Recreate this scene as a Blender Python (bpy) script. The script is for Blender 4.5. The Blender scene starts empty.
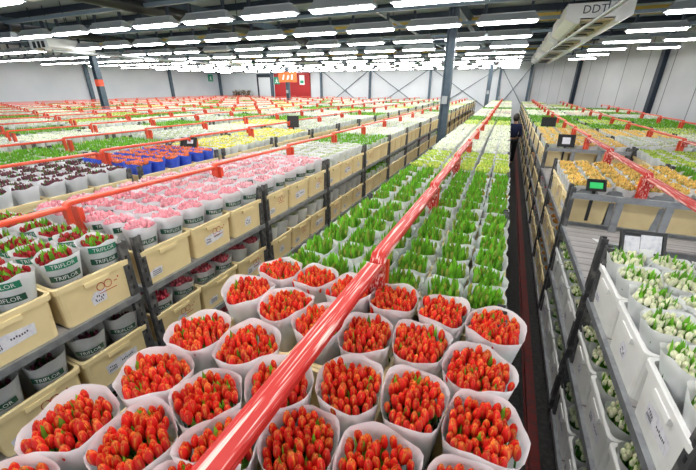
import bpy, bmesh, math, random
import numpy as np
from mathutils import Vector, Matrix, Euler
PI = math.pi
rnd = random.Random(7)
SC = bpy.context.scene
COL = SC.collection
CAMZ = 2.65
F = 345.0

# ------------------------------------------------------------------ materials
def mat(name, col, rough=0.5, metal=0.0, noise=None, trans=0.0, spec=0.5, island=0.0, emit=None, bump=0.0):
    m = bpy.data.materials.new(name); m.use_nodes = True
    nt = m.node_tree; N = nt.nodes; L = nt.links
    b = N['Principled BSDF']
    b.inputs['Base Color'].default_value = (*col, 1); b.inputs['Roughness'].default_value = rough
    b.inputs['Metallic'].default_value = metal; b.inputs['Specular IOR Level'].default_value = spec
    src = None
    if noise:
        sc, col2, lo, hi = noise[:4]
        tc = N.new('ShaderNodeTexCoord'); mp = N.new('ShaderNodeMapping')
        mp.inputs['Scale'].default_value = noise[4] if len(noise) > 4 else (1, 1, 1)
        nz = N.new('ShaderNodeTexNoise'); nz.inputs['Scale'].default_value = sc; nz.inputs['Detail'].default_value = 4
        L.new(tc.outputs['Object'], mp.inputs['Vector']); L.new(mp.outputs['Vector'], nz.inputs['Vector'])
        rp = N.new('ShaderNodeValToRGB'); rp.color_ramp.elements[0].position = lo; rp.color_ramp.elements[1].position = hi
        rp.color_ramp.elements[0].color = (*col, 1); rp.color_ramp.elements[1].color = (*col2, 1)
        L.new(nz.outputs['Fac'], rp.inputs['Fac']); src = rp.outputs['Color']
        if bump:
            bp = N.new('ShaderNodeBump'); bp.inputs['Strength'].default_value = bump; bp.inputs['Distance'].default_value = 0.01
            L.new(nz.outputs['Fac'], bp.inputs['Height']); L.new(bp.outputs['Normal'], b.inputs['Normal'])
    if island:
        g = N.new('ShaderNodeNewGeometry'); oi = N.new('ShaderNodeObjectInfo')
        ad = N.new('ShaderNodeMath'); ad.operation = 'ADD'; fr = N.new('ShaderNodeMath'); fr.operation = 'FRACT'
        L.new(g.outputs['Random Per Island'], ad.inputs[0]); L.new(oi.outputs['Random'], ad.inputs[1]); L.new(ad.outputs[0], fr.inputs[0])
        mr = N.new('ShaderNodeMapRange'); mr.inputs['To Min'].default_value = 1 - island; mr.inputs['To Max'].default_value = 1 + island * 0.6
        L.new(fr.outputs[0], mr.inputs['Value'])
        hs = N.new('ShaderNodeHueSaturation'); hs.inputs['Color'].default_value = (*col, 1)
        if src: L.new(src, hs.inputs['Color'])
        L.new(mr.outputs['Result'], hs.inputs['Value']); src = hs.outputs['Color']
    if src: L.new(src, b.inputs['Base Color'])
    if trans:
        t = N.new('ShaderNodeBsdfTranslucent'); t.inputs['Color'].default_value = (*col, 1)
        if src: L.new(src, t.inputs['Color'])
        mx = N.new('ShaderNodeMixShader'); mx.inputs['Fac'].default_value = trans
        L.new(b.outputs[0], mx.inputs[1]); L.new(t.outputs[0], mx.inputs[2]); L.new(mx.outputs[0], N['Material Output'].inputs['Surface'])
    if emit:
        b.inputs['Emission Color'].default_value = (*emit[0], 1); b.inputs['Emission Strength'].default_value = emit[1]
    return m

def petal_mat(name, col, edge, base=None):
    """petal colour with a differently coloured margin, carried by the mesh attribute 'margin'"""
    m = bpy.data.materials.new(name); m.use_nodes = True
    N = m.node_tree.nodes; L = m.node_tree.links; b = N['Principled BSDF']
    b.inputs['Roughness'].default_value = 0.42; b.inputs['Specular IOR Level'].default_value = 0.4
    at = N.new('ShaderNodeAttribute'); at.attribute_name = 'margin'
    nz = N.new('ShaderNodeTexNoise'); nz.inputs['Scale'].default_value = 60
    tc = N.new('ShaderNodeTexCoord'); L.new(tc.outputs['Object'], nz.inputs['Vector'])
    ad = N.new('ShaderNodeMath'); ad.operation = 'MULTIPLY_ADD'; ad.inputs[1].default_value = 0.3; ad.inputs[2].default_value = -0.15
    L.new(nz.outputs['Fac'], ad.inputs[0])
    oi = N.new('ShaderNodeObjectInfo'); m2 = N.new('ShaderNodeMath'); m2.operation = 'MULTIPLY_ADD'; m2.inputs[1].default_value = 0.4; m2.inputs[2].default_value = -0.40
    L.new(oi.outputs['Random'], m2.inputs[0])
    s1 = N.new('ShaderNodeMath'); s1.operation = 'ADD'; L.new(ad.outputs[0], s1.inputs[0]); L.new(m2.outputs[0], s1.inputs[1])
    s2 = N.new('ShaderNodeMath'); s2.operation = 'ADD'; s2.use_clamp = True; L.new(s1.outputs[0], s2.inputs[0]); L.new(at.outputs['Fac'], s2.inputs[1])
    mx = N.new('ShaderNodeMixRGB'); mx.inputs['Color1'].default_value = (*col, 1); mx.inputs['Color2'].default_value = (*edge, 1)
    L.new(s2.outputs[0], mx.inputs['Fac'])
    hs = N.new('ShaderNodeHueSaturation'); mr = N.new('ShaderNodeMapRange'); mr.inputs['To Min'].default_value = 0.84; mr.inputs['To Max'].default_value = 1.14
    wn = N.new('ShaderNodeTexWhiteNoise'); wn.noise_dimensions = '1D'; L.new(oi.outputs['Random'], wn.inputs['W'])
    L.new(wn.outputs['Value'], mr.inputs['Value']); L.new(mr.outputs['Result'], hs.inputs['Value']); L.new(mx.outputs[0], hs.inputs['Color'])
    L.new(hs.outputs[0], b.inputs['Base Color'])
    t = N.new('ShaderNodeBsdfTranslucent'); L.new(hs.outputs[0], t.inputs['Color'])
    ms = N.new('ShaderNodeMixShader'); ms.inputs['Fac'].default_value = 0.2
    L.new(b.outputs[0], ms.inputs[1]); L.new(t.outputs[0], ms.inputs[2]); L.new(ms.outputs[0], N['Material Output'].inputs['Surface'])
    return m

M = {}
M['sleeve'] = mat('white_film', (0.92, 0.93, 0.95), 0.38, noise=(7, (0.83, 0.85, 0.89), 0.40, 0.75), trans=0.40, bump=0.25)
M['sleeve_grey'] = mat('clear_film', (0.62, 0.64, 0.64), 0.3, noise=(9, (0.75, 0.77, 0.77), 0.4, 0.7), trans=0.4, bump=0.3)
M['sleeve_blue'] = mat('blue_film', (0.05, 0.12, 0.75), 0.35, noise=(9, (0.12, 0.22, 0.9), 0.4, 0.7), trans=0.25)
M['leaf'] = mat('tulip_leaf', (0.055, 0.24, 0.02), 0.45, trans=0.3, island=0.45)
M['leaf_lime'] = mat('young_tulip_leaf', (0.20, 0.52, 0.035), 0.45, trans=0.35, island=0.45)
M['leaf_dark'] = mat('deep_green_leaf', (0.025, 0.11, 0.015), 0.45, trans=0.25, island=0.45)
VAR = {   # colour, margin
 'red': ((0.80, 0.022, 0.016), (0.96, 0.52, 0.08)), 'pink': ((0.87, 0.33, 0.39), (0.95, 0.72, 0.72)), 'darkred': ((0.36, 0.006, 0.012), (0.52, 0.03, 0.03)),
 'rose': ((0.62, 0.04, 0.08), (0.85, 0.30, 0.33)), 'white': ((0.92, 0.91, 0.68), (0.66, 0.80, 0.30)), 'green': ((0.26, 0.40, 0.05), (0.55, 0.16, 0.03)),
 'yellow': ((0.88, 0.72, 0.05), (0.75, 0.8, 0.15)), 'lime': ((0.72, 0.78, 0.12), (0.5, 0.7, 0.1)), 'ivory': ((0.92, 0.92, 0.80), (0.72, 0.84, 0.5)),
 'orange': ((0.88, 0.50, 0.06), (0.92, 0.76, 0.28)), 'purple': ((0.10, 0.012, 0.035), (0.2, 0.03, 0.06)), 'blue': ((0.75, 0.12, 0.04), (0.85, 0.3, 0.1)),
 'blush': ((0.86, 0.62, 0.60), (0.6, 0.72, 0.4)), 'mixed': ((0.62, 0.62, 0.45), (0.4, 0.55, 0.2)), 'copper': ((0.55, 0.17, 0.02), (0.7, 0.4, 0.08)), 'sage': ((0.55, 0.60, 0.40), (0.4, 0.55, 0.25))}
for k, (c, e) in VAR.items():
    M['petal_' + k] = petal_mat('petal_' + k, c, e)
    M['bud_' + k] = mat('bud_' + k, tuple(a * 0.8 + b * 0.2 for a, b in zip(c, e)), 0.45, noise=(55, e, 0.45, 0.75), trans=0.15, island=0.3)
M['cream'] = mat('cream_plastic', (0.86, 0.70, 0.38), 0.42, noise=(5, (0.74, 0.57, 0.29), 0.5, 0.85))
M['crate_white'] = mat('white_plastic', (0.80, 0.80, 0.78), 0.4, noise=(6, (0.62, 0.61, 0.57), 0.5, 0.85))
M['steel'] = mat('galvanised_steel', (0.36, 0.38, 0.40), 0.45, 0.55, noise=(14, (0.24, 0.25, 0.27), 0.4, 0.7))
M['steel_dark'] = mat('worn_dark_steel', (0.085, 0.087, 0.09), 0.5, 0.4, noise=(16, (0.30, 0.29, 0.28), 0.5, 0.8))
M['steel_red'] = mat('red_paint', (0.74, 0.075, 0.03), 0.4, noise=(6, (0.80, 0.20, 0.12), 0.5, 0.8, (5, 0.6, 3)))
M['rail_main'] = mat('scuffed_red_paint', (0.50, 0.020, 0.015), 0.5, noise=(22, (0.85, 0.56, 0.50), 0.52, 0.64, (5, 0.18, 1.5)), spec=0.3)
M['paper'] = mat('paper', (0.80, 0.79, 0.84), 0.7, noise=(40, (0.62, 0.62, 0.70), 0.45, 0.7))
M['ink'] = mat('dark_ink', (0.06, 0.06, 0.09), 0.7)
M['ink_blue'] = mat('blue_ink', (0.05, 0.10, 0.35), 0.7)
M['ink_red'] = mat('red_ink', (0.55, 0.06, 0.04), 0.7)
M['band'] = mat('dark_green_print', (0.012, 0.075, 0.045), 0.45)
M['band_light'] = mat('green_print', (0.02, 0.22, 0.12), 0.45)
M['white_print'] = mat('white_print', (0.85, 0.86, 0.85), 0.5)
M['rubber'] = mat('black_rubber', (0.02, 0.02, 0.02), 0.6)
M['black'] = mat('black_plastic', (0.015, 0.015, 0.017), 0.4)
M['greencard'] = mat('green_card', (0.03, 0.60, 0.15), 0.5)
def deck_material():
    m = mat('grey_deck_boards', (0.44, 0.42, 0.41), 0.6, noise=(5, (0.31, 0.29, 0.28), 0.35, 0.7, (0.7, 7, 1)))
    N = m.node_tree.nodes; L = m.node_tree.links; b = N['Principled BSDF']
    src = b.inputs['Base Color'].links[0].from_socket
    tc = N.new('ShaderNodeTexCoord'); sp = N.new('ShaderNodeSeparateXYZ'); L.new(tc.outputs['Object'], sp.inputs[0])
    mu = N.new('ShaderNodeMath'); mu.operation = 'MULTIPLY'; mu.inputs[1].default_value = 8.0; L.new(sp.outputs['Y'], mu.inputs[0])
    fr = N.new('ShaderNodeMath'); fr.operation = 'FRACT'; L.new(mu.outputs[0], fr.inputs[0])
    gt = N.new('ShaderNodeMath'); gt.operation = 'LESS_THAN'; gt.inputs[1].default_value = 0.07; L.new(fr.outputs[0], gt.inputs[0])
    mx = N.new('ShaderNodeMixRGB'); mx.inputs['Color2'].default_value = (0.10, 0.095, 0.09, 1); L.new(gt.outputs[0], mx.inputs['Fac']); L.new(src, mx.inputs['Color1'])
    L.new(mx.outputs[0], b.inputs['Base Color']); return m
M['deck'] = deck_material()

# ------------------------------------------------------------------ mesh helpers
class MB:
    def __init__(s): s.v = []; s.f = []; s.m = []; s.sm = []
    def add(s, vs, fs, mi=0, smooth=False):
        o = len(s.v); s.v.extend([tuple(v) for v in vs]); s.f.extend([tuple(i + o for i in f) for f in fs]); s.m.extend([mi] * len(fs)); s.sm.extend([smooth] * len(fs))
    def box(s, c, d, mi=0, rot=None):
        x, y, z = d[0] / 2, d[1] / 2, d[2] / 2
        vs = [Vector((a, b, e)) for a in (-x, x) for b in (-y, y) for e in (-z, z)]
        if rot is not None: vs = [rot @ v for v in vs]
        vs = [v + Vector(c) for v in vs]
        s.add(vs, [(0, 1, 3, 2), (4, 6, 7, 5), (0, 4, 5, 1), (2, 3, 7, 6), (0, 2, 6, 4), (1, 5, 7, 3)], mi)
    def bar(s, a, b, w, h, mi=0):
        """box beam from a to b, w across, h deep"""
        a = Vector(a); b = Vector(b); d = (b - a); q = d.to_track_quat('Y', 'Z').to_matrix()
        s.box((a + b) / 2, (w, d.length, h), mi, q)
    def tube(s, pts, r, n=8, mi=0, smooth=True, cap=True):
        pts = [Vector(p) for p in pts]; rings = []
        rs = r if isinstance(r, (list, tuple)) else [r] * len(pts)
        o = len(s.v); vs = []
        for i, p in enumerate(pts):
            d = (pts[min(i + 1, len(pts) - 1)] - pts[max(i - 1, 0)]).normalized()
            q = d.to_track_quat('Z', 'Y').to_matrix()
            for k in range(n): vs.append(p + q @ Vector((rs[i] * math.cos(2 * PI * k / n), rs[i] * math.sin(2 * PI * k / n), 0)))
        fs = [(i * n + k, i * n + (k + 1) % n, (i + 1) * n + (k + 1) % n, (i + 1) * n + k) for i in range(len(pts) - 1) for k in range(n)]
        s.add(vs, fs, mi, smooth)
        if cap: s.add(vs[:n], [tuple(range(n - 1, -1, -1))], mi); s.add(vs[-n:], [tuple(range(n))], mi)
    def rings(s, rings, mi=0, smooth=True, cap0=False, cap1=False):
        n = len(rings[0]); vs = [v for r in rings for v in r]
        fs = [(i * n + k, i * n + (k + 1) % n, (i + 1) * n + (k + 1) % n, (i + 1) * n + k) for i in range(len(rings) - 1) for k in range(n)]
        if cap0: fs.append(tuple(range(n - 1, -1, -1)))
        if cap1: fs.append(tuple((len(rings) - 1) * n + k for k in range(n)))
        s.add(vs, fs, mi, smooth)
    def mesh(s, name, mats):
        me = bpy.data.meshes.new(name); me.from_pydata(s.v, [], s.f)
        for m in mats: me.materials.append(m)
        me.polygons.foreach_set('material_index', s.m); me.polygons.foreach_set('use_smooth', s.sm); me.update(); return me

def ob(name, me, parent=None, loc=None, mw=None):
    o = bpy.data.objects.new(name, me); COL.objects.link(o)
    if parent is not None: o.parent = parent
    if mw is not None: o.matrix_local = mw
    elif loc is not None: o.location = loc
    return o
def tag(o, label=None, cat=None, group=None, kind=None):
    if label: o['label'] = label
    if cat: o['category'] = cat
    if group: o['group'] = group
    if kind: o['kind'] = kind
    return o
def thing(name, label, cat, loc, rz=0, group=None):
    o = bpy.data.objects.new(name, None); COL.objects.link(o); o.location = loc; o.rotation_euler = (0, 0, rz); o.empty_display_size = 0.1
    return tag(o, label, cat, group)
ORD = 'first second third fourth fifth sixth seventh eighth ninth tenth eleventh twelfth thirteenth fourteenth fifteenth sixteenth seventeenth eighteenth nineteenth twentieth'.split()
ORD += ['twenty-' + w for w in ORD[:9]] + ['thirtieth']

# ------------------------------------------------------------------ camera
phi = math.atan((235 - 86) / F); psi = math.atan((512 - 348) * math.cos(phi) / F)
fw = Vector((-math.sin(psi) * math.cos(phi), math.cos(psi) * math.cos(phi), -math.sin(phi)))
rt = Vector((math.cos(psi), math.sin(psi), 0)); up = rt.cross(fw)
cam = bpy.data.objects.new('camera', bpy.data.cameras.new('camera')); COL.objects.link(cam)
mw = Matrix((rt, up, -fw)).transposed().to_4x4(); mw.translation = (0, 0, CAMZ); cam.matrix_world = mw
cam.data.sensor_width = 36; cam.data.lens = F / 696 * 36; cam.data.clip_start = 0.02; cam.data.clip_end = 200
SC.camera = cam
def proj(p):
    q = Vector(p) - Vector((0, 0, CAMZ)); d = q.dot(fw)
    if d < 0.05: return None
    return 348 + F * q.dot(rt) / d, 235 - F * q.dot(up) / d, d
def seen(p, r=0.15):
    q = proj(p)
    if q is None: return 0
    m = F * r / q[2]
    return q[2] if -m < q[0] < 696 + m and -m < q[1] < 470 + m else 0

# ------------------------------------------------------------------ tulips
def head_mesh(name, material, seed, R=0.0135, H=0.044, inner=None):
    r = random.Random(seed); mb = MB(); marg = []
    def prof(v): return max(0.10, math.sin(PI * (0.17 + 0.76 * v)) ** 0.8) if v < 0.97 else 0.10
    for layer in range(2):
        for k in range(3):
            a0 = 2 * PI * k / 3 + layer * PI / 3 + r.uniform(-.15, .15); open_ = r.uniform(0.0, 0.22)
            nu, nv = 6, 6; vs = []; fs = []
            for j in range(nv + 1):
                v = j / nv
                wd = (1.08 if v < 0.7 else 1.08 * math.sqrt(max(0.0, 1 - ((v - 0.7) / 0.3) ** 2)) + 0.04)
                for i in range(nu + 1):
                    u = -1 + 2 * i / nu
                    rad = R * prof(v) * (1.0 if layer == 0 else 0.86) + R * open_ * max(0, v - 0.55) + R * 0.10 * (1 - u * u) * (1 - layer)
                    a = a0 + u * wd
                    vs.append((rad * math.cos(a), rad * math.sin(a), H * (v * (1.0 + 0.05 * layer)) - 0.012 * H * u * u))
                    marg.append(min(1.0, abs(u) ** 5 * (0.25 + 0.75 * v) + max(0, (v - 0.80) / 0.20) * 0.6))
            for j in range(nv):
                for i in range(nu): b = j * (nu + 1) + i; fs.append((b, b + 1, b + nu + 2, b + nu + 1))
            mb.add(vs, fs, 0, True)
    mb.tube([(0, 0, -0.035), (0.001, 0, 0.002)], 0.0032, 5, 1)
    marg += [0.0] * (len(mb.v) - len(marg))
    me = mb.mesh(name, [material, M['leaf']])
    at = me.attributes.new('margin', 'FLOAT', 'POINT'); at.data.foreach_set('value', marg); return me
HEADS = {}
SIZE = {'red': (.0118, .054), 'pink': (.0125, .038), 'darkred': (.0115, .040), 'white': (.0105, .036), 'green': (.0095, .046), 'purple': (.0105, .036)}
for k in VAR:
    R_, H_ = SIZE.get(k, (.0115, .036)); HEADS[k] = [head_mesh('tulip_head_' + k, M['petal_' + k], s, R_, H_) for s in range(4)]

def egg(mb, p, R, H, mi, n=6, tilt=(0, 0)):
    p = Vector(p); rr = []
    for v, w in ((0.0, 0.5), (0.35, 1.0), (0.72, 0.72), (1.0, 0.12)):
        rr.append([p + Vector((R * w * math.cos(2 * PI * k / n) + tilt[0] * v * H, R * w * math.sin(2 * PI * k / n) + tilt[1] * v * H, H * v)) for k in range(n)])
    mb.rings(rr, mi, True, False, True)
def blade(mb, p, a, length, width, bend, mi):
    """one upright pointed leaf, folded along its midrib"""
    p = Vector(p); d = Vector((math.cos(a), math.sin(a), 0)); s = Vector((-math.sin(a), math.cos(a), 0)); vs = []
    for t, w in ((0, .55), (.4, 1), (.75, .72), (1, .02)):
        c = p + Vector((0, 0, length * t * (1 - 0.15 * bend * t))) + d * bend * length * t * t
        vs += [c - s * width * w / 2 + d * width * .18 * w, c, c + s * width * w / 2 + d * width * .18 * w]
    fs = [(j * 3 + i, j * 3 + i + 1, j * 3 + i + 4, j * 3 + i + 3) for j in range(3) for i in range(2)]
    mb.add(vs, fs, mi, True)
def disc_points(n, R, r):
    pts = []; sp = R * math.sqrt(PI / n) * 0.86; tries = 0
    while len(pts) < n and tries < 9000:
        tries += 1; a = r.uniform(0, 2 * PI); q = R * math.sqrt(r.random()); x, y = q * math.cos(a), q * math.sin(a)
        if all((x - px) ** 2 + (y - py) ** 2 > sp * sp for px, py in pts): pts.append((x, y))
        if tries % 600 == 0: sp *= 0.95
    return pts
GRID_CELL = [(q * PI / 2, (.1015, .1135)[q % 2]) for q in range(4)]
def outline(a, rtop, ph, cell):
    """mouth of a film sleeve pressed between its neighbours: cell = directions and distances of the neighbours it touches"""
    rad = rtop * (1 + 0.03 * math.cos(3 * a + ph[1]) + 0.015 * math.cos(7 * a + ph[2])); acc = rad ** -9
    for an, dist in cell:
        c = math.cos(a - an)
        if c > .05: acc += (dist / c) ** -9
    return max(.06, acc ** (-1 / 9))
def sleeve_mesh(name, h, rt_, seed, material, cell, n=32, wave=0.010, ex=1.3):
    r = random.Random(seed); ph = [r.uniform(0, 6.28) for _ in range(6)]; mb = MB(); rr = []
    for t in (0, .03, .3, .55, .75, .9, 0.97, 1.0):
        ring = []
        for i in range(n):
            a = 2 * PI * i / n; rad = .055 + (outline(a, rt_, ph, cell) - .055) * t ** ex; w = 1
            fold = 1 + 0.012 * math.sin(9 * a + ph[3] + 4 * t) * t
            z = h * t + (wave * math.sin(2 * a + ph[4]) + wave * .6 * math.sin(5 * a + ph[5])) * (t ** 3)
            fl = 1.0 + (0.015 if t == 1.0 else 0)
            ring.append((rad * w * fold * fl * math.cos(a), rad * w * fold * fl * math.sin(a), z))
        rr.append(ring)
    mb.rings(rr, 0, True, True)
    return mb.mesh(name, [material])
PARAM = {  # number of heads, leaves among them, sleeve height, head z, leaf length above head z, sleeve, leaf material, sleeve top radius
 'red': (62, 26, .395, .335, .080, 'sleeve', 'leaf_lime', .132), 'green': (20, 95, .360, .330, .080, 'sleeve', 'leaf_lime', .124),
 'pink': (50, 5, .43, .395, .02, 'sleeve', 'leaf_lime', .113), 'darkred': (30, 46, .43, .385, .075, 'sleeve', 'leaf_lime', .113),
 'rose': (48, 5, .38, .335, .02, 'sleeve_grey', 'leaf', .110), 'white': (50, 60, .375, .335, .085, 'sleeve', 'leaf_lime', .124),
 'purple': (32, 44, .41, .375, .065, 'sleeve', 'leaf', .113), 'yellow': (42, 30, .38, .355, .04, 'sleeve', 'leaf_lime', .113), 'lime': (36, 60, .37, .350, .05, 'sleeve', 'leaf_lime', .113),
 'ivory': (44, 26, .38, .360, .035, 'sleeve', 'leaf_lime', .114), 'orange': (46, 20, .39, .365, .03, 'sleeve', 'leaf_lime', .113), 'blue': (40, 14, .40, .375, .03, 'sleeve_blue', 'leaf', .113),
 'blush': (40, 34, .40, .375, .035, 'sleeve', 'leaf_lime', .113), 'mixed': (36, 40, .41, .375, .035, 'sleeve', 'leaf_lime', .113), 'copper': (46, 8, .32, .295, .02, 'sleeve_grey', 'leaf', .108),
 'murk': (24, 80, .42, .335, .05, 'sleeve_grey', 'leaf_dark', .110), 'sage': (60, 46, .32, .298, .04, 'sleeve_grey', 'leaf', .120), 'snow': (46, 60, .33, .305, .065, 'sleeve_grey', 'leaf_lime', .120)}
COLOUR_OF = {'murk': 'purple', 'snow': 'white'}
NICE = {'red': 'red and yellow', 'green': 'green budded', 'pink': 'pale pink', 'darkred': 'dark red', 'rose': 'rose pink', 'white': 'creamy white', 'purple': 'dark purple', 'yellow': 'yellow', 'lime': 'lime yellow',
        'ivory': 'ivory white', 'orange': 'orange', 'blue': 'blue sleeved red', 'blush': 'blush', 'mixed': 'pale mixed', 'copper': 'copper orange', 'murk': 'dark leafy', 'sage': 'grey green', 'snow': 'white'}
TEMPL = {}
def template(var, i, cell=None):
    """meshes and head places of one of the bunches of a variety"""
    if cell is None and (var, i) in TEMPL: return TEMPL[var, i]
    nh, nl, hs, hz, ll, slv, leafm, rtop = PARAM[var]; cv = COLOUR_OF.get(var, var)
    r = random.Random(sum(map(ord, var)) * 31 + i); seed = i * 17 + 3 + sum(map(ord, var)); cl = GRID_CELL if cell is None else cell
    sl = sleeve_mesh('sleeve_' + var, hs, rtop, seed, M[slv], cl, ex=.85 if cell else 1.3); r2 = random.Random(seed); ph = [r2.uniform(0, 6.28) for _ in range(6)]
    R = rtop * 0.98; fo = MB(); places = []
    inside = lambda x, y, m: math.hypot(x, y) < outline(math.atan2(y, x), rtop, ph, cl) - m
    pts = [p for p in disc_points(int(nh * 1.45), R, r) if inside(*p, {'murk': .040, 'rose': .027, 'copper': .026, 'red': .0165, 'white': .016}.get(var, .020))]
    for x, y in pts:
        q = math.hypot(x, y) / R; z = hz + 0.018 * (1 - q * q) + r.uniform(-.012, .014)
        places.append((x, y, z, r.uniform(0, 6.28), 0.08 * x / R + r.uniform(-.12, .12), 0.08 * y / R + r.uniform(-.12, .12), r.uniform(.86, 1.14)))
    for k in range(nl):
        for _ in range(20):
            a = r.uniform(0, 6.28); q = R * math.sqrt(r.random()); x, y = q * math.cos(a), q * math.sin(a)
            if inside(x, y, .042 if var == 'murk' else .020): break
        if var in ('green', 'darkred'): top = hz + ll * r.uniform(.35, 1.25)
        else: top = hz + ll * r.uniform(0.2, 1.1)
        ln = r.uniform(.10, .15); blade(fo, (x * .8, y * .8, top - ln), a + r.uniform(-1.4, 1.4), ln, r.uniform(.018, .030), r.uniform(.03, .16), 0)
    for k in range(34):   # stems and leaf bases filling the sleeve below the flowers
        a = r.uniform(0, 6.28); q = R * math.sqrt(r.random()) * .9; x, y = q * math.cos(a), q * math.sin(a)
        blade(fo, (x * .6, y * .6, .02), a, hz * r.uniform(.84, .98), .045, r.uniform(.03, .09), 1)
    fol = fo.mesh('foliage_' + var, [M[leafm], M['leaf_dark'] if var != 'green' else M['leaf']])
    hb = MB()
    Rh, Hh = (.013, .036) if var not in ('green', 'murk', 'darkred') else (.0095, .034)
    for x, y, z, rz, tx, ty, s in places: egg(hb, (x, y, z), Rh * s, Hh * s, 0, 7, (tx, ty))
    TEMPL[var, i] = (sl, fol, hb.mesh('heads_' + var, [M['bud_' + cv]]), places)
    return TEMPL.pop((var, i)) if cell is not None else TEMPL[var, i]

# printed band with the grower's lettering
def text_mesh(txt, size):
    cu = bpy.data.curves.new('lettering', 'FONT'); cu.body = txt; cu.size = size; cu.align_x = 'CENTER'; cu.align_y = 'CENTER'; cu.resolution_u = 2
    o = bpy.data.objects.new('lettering', cu); COL.objects.link(o); dg = bpy.context.evaluated_depsgraph_get()
    me = bpy.data.meshes.new_from_object(o.evaluated_get(dg)); bpy.data.objects.remove(o); return me
TXT = text_mesh('TRIFLOR', 0.040)
def on_cone(u, z, r0, r1, h, off):
    rad = .055 + (r1 - .055) * (z / h) ** 1.3 + off; a = u / rad
    return (rad * math.cos(a), rad * math.sin(a), z)
BANDS = {}
def band(h, rtop, zc, half, colour):
    key = (h, zc, colour)
    if key not in BANDS:
        mb = MB(); n = 16; off = 0.0042
        lo = [on_cone(-.082 + .164 * i / n, zc - half, .062, rtop, h, off) for i in range(n + 1)]
        hi = [on_cone(-.082 + .164 * i / n, zc + half, .062, rtop, h, off) for i in range(n + 1)]
        mb.add(lo + hi, [(i, i + 1, n + 2 + i, n + 1 + i) for i in range(n)], 0, True)
        tb = MB(); sc_ = half / 0.0235
        tb.add([on_cone(v.co.x * sc_ * .86, zc + v.co.y * sc_, .062, rtop, h, off + .0022) for v in TXT.vertices], [tuple(p.vertices) for p in TXT.polygons], 0)
        BANDS[key] = (mb.mesh('label_band', [M[colour]]), tb.mesh('lettering', [M['white_print']]))
    return BANDS[key]

def make_bunch(b):
    """b: dict(var, pos, detail 2/1, label, group, tilt)"""
    var = b['var']; cell = b.get('cell'); i = b['seed'] if cell else b['seed'] % 4; sl, fo, hd, places = template(var, i, cell); rz = 0 if cell else PI * (b['seed'] // 4 % 2) + ((b['seed'] % 9) - 4) * .015
    t = thing('tulip_bunch', b['label'], 'flowers', b['pos'], 0, b['group'])
    t.rotation_euler = (Euler((b.get('tx', 0), b.get('ty', 0), 0)).to_matrix() @ Euler((0, 0, rz)).to_matrix()).to_euler(); s = b.get('s', 1.0); t.scale = (s, s, 1)
    ob('sleeve', sl, t); ob('foliage', fo, t)
    cv = COLOUR_OF.get(var, var)
    if b['detail'] == 2 and cv in HEADS:
        for x, y, z, ra, tx, ty, sc_ in places:
            ob('tulip_head', HEADS[cv][rnd.randrange(4)], t, mw=Matrix.Translation((x, y, z)) @ Euler((-ty, tx, ra)).to_matrix().to_4x4() @ Matrix.Scale(sc_, 4))
    else: ob('tulip_heads', hd, t)
    if b.get('band'):
        nh, nl, hs, hz, ll, slv, leafm, rtop = PARAM[var]
        for zc, colr in b['band']:
            bm_, tm = band(hs, rtop, zc, .021, colr)
            p = ob('label_band', bm_, t); p.rotation_euler = (0, 0, b['face'] - rz); ob('lettering', tm, p)
    return t

# ------------------------------------------------------------------ crates
def rrect(hx, hy, z, r=.03, n=3):
    out = []
    for cx, cy, a0 in ((hx - r, hy - r, 0), (-hx + r, hy - r, PI / 2), (-hx + r, -hy + r, PI), (hx - r, -hy + r, 1.5 * PI)):
        for k in range(n + 1): a = a0 + PI / 2 * k / n; out.append((cx + r * math.cos(a), cy + r * math.sin(a), z))
    return out
CX, CY, CH = .205, .23, .28
def crate_mesh(name, material):
    mb = MB()
    rr = [rrect(CX - .028, CY - .028, 0), rrect(CX - .024, CY - .024, .004), rrect(CX - .014, CY - .014, CH - .040), rrect(CX - .002, CY - .002, CH - .038), rrect(CX, CY, CH - .004),
          rrect(CX - .004, CY - .004, CH), rrect(CX - .018, CY - .018, CH), rrect(CX - .019, CY - .019, CH - .03), rrect(CX - .030, CY - .030, .008)]
    mb.rings(rr, 0, False, True, True)
    return mb.mesh(name, [material])
def grip_mesh(name, material):
    mb = MB()
    mb.rings([[(CX - .016, y, CH - .068), (CX + .004, y, CH - .066), (CX + .003, y, CH - .038), (CX - .016, y, CH - .036)] for y in (-.075, .075)], 0, False, True, True)
    return mb.mesh(name, [material])
CR = {'cream': (crate_mesh('crate_body_cream', M['cream']), grip_mesh('grip_cream', M['cream'])), 'white': (crate_mesh('crate_body_white', M['crate_white']), grip_mesh('grip_white', M['crate_white']))}
def on_face(y, z, off=0.0):   # a point on the +X side of a crate (it leans out)
    t = z / (CH - .04); return (CX - .024 + .010 * t + off, y, z)
def patch(pts, material, name, off):
    mb = MB(); mb.add([on_face(y, z, off) for y, z in pts], [tuple(range(len(pts)))], 0); return mb.mesh(name, [material])
LAB = [patch([(-.10, .085), (-.085, .075), (.11, .09), (.115, .155), (-.02, .165), (-.105, .15)], M['paper'], 'paper_label_wide', .0025),
       patch([(-.05, .07), (.035, .075), (.04, .15), (-.03, .155), (-.055, .12)], M['paper'], 'paper_label', .0025),
       patch([(-.17, .05), (-.075, .055), (-.07, .11), (-.13, .115), (-.175, .095)], M['paper'], 'paper_label_low', .0025)]
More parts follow.
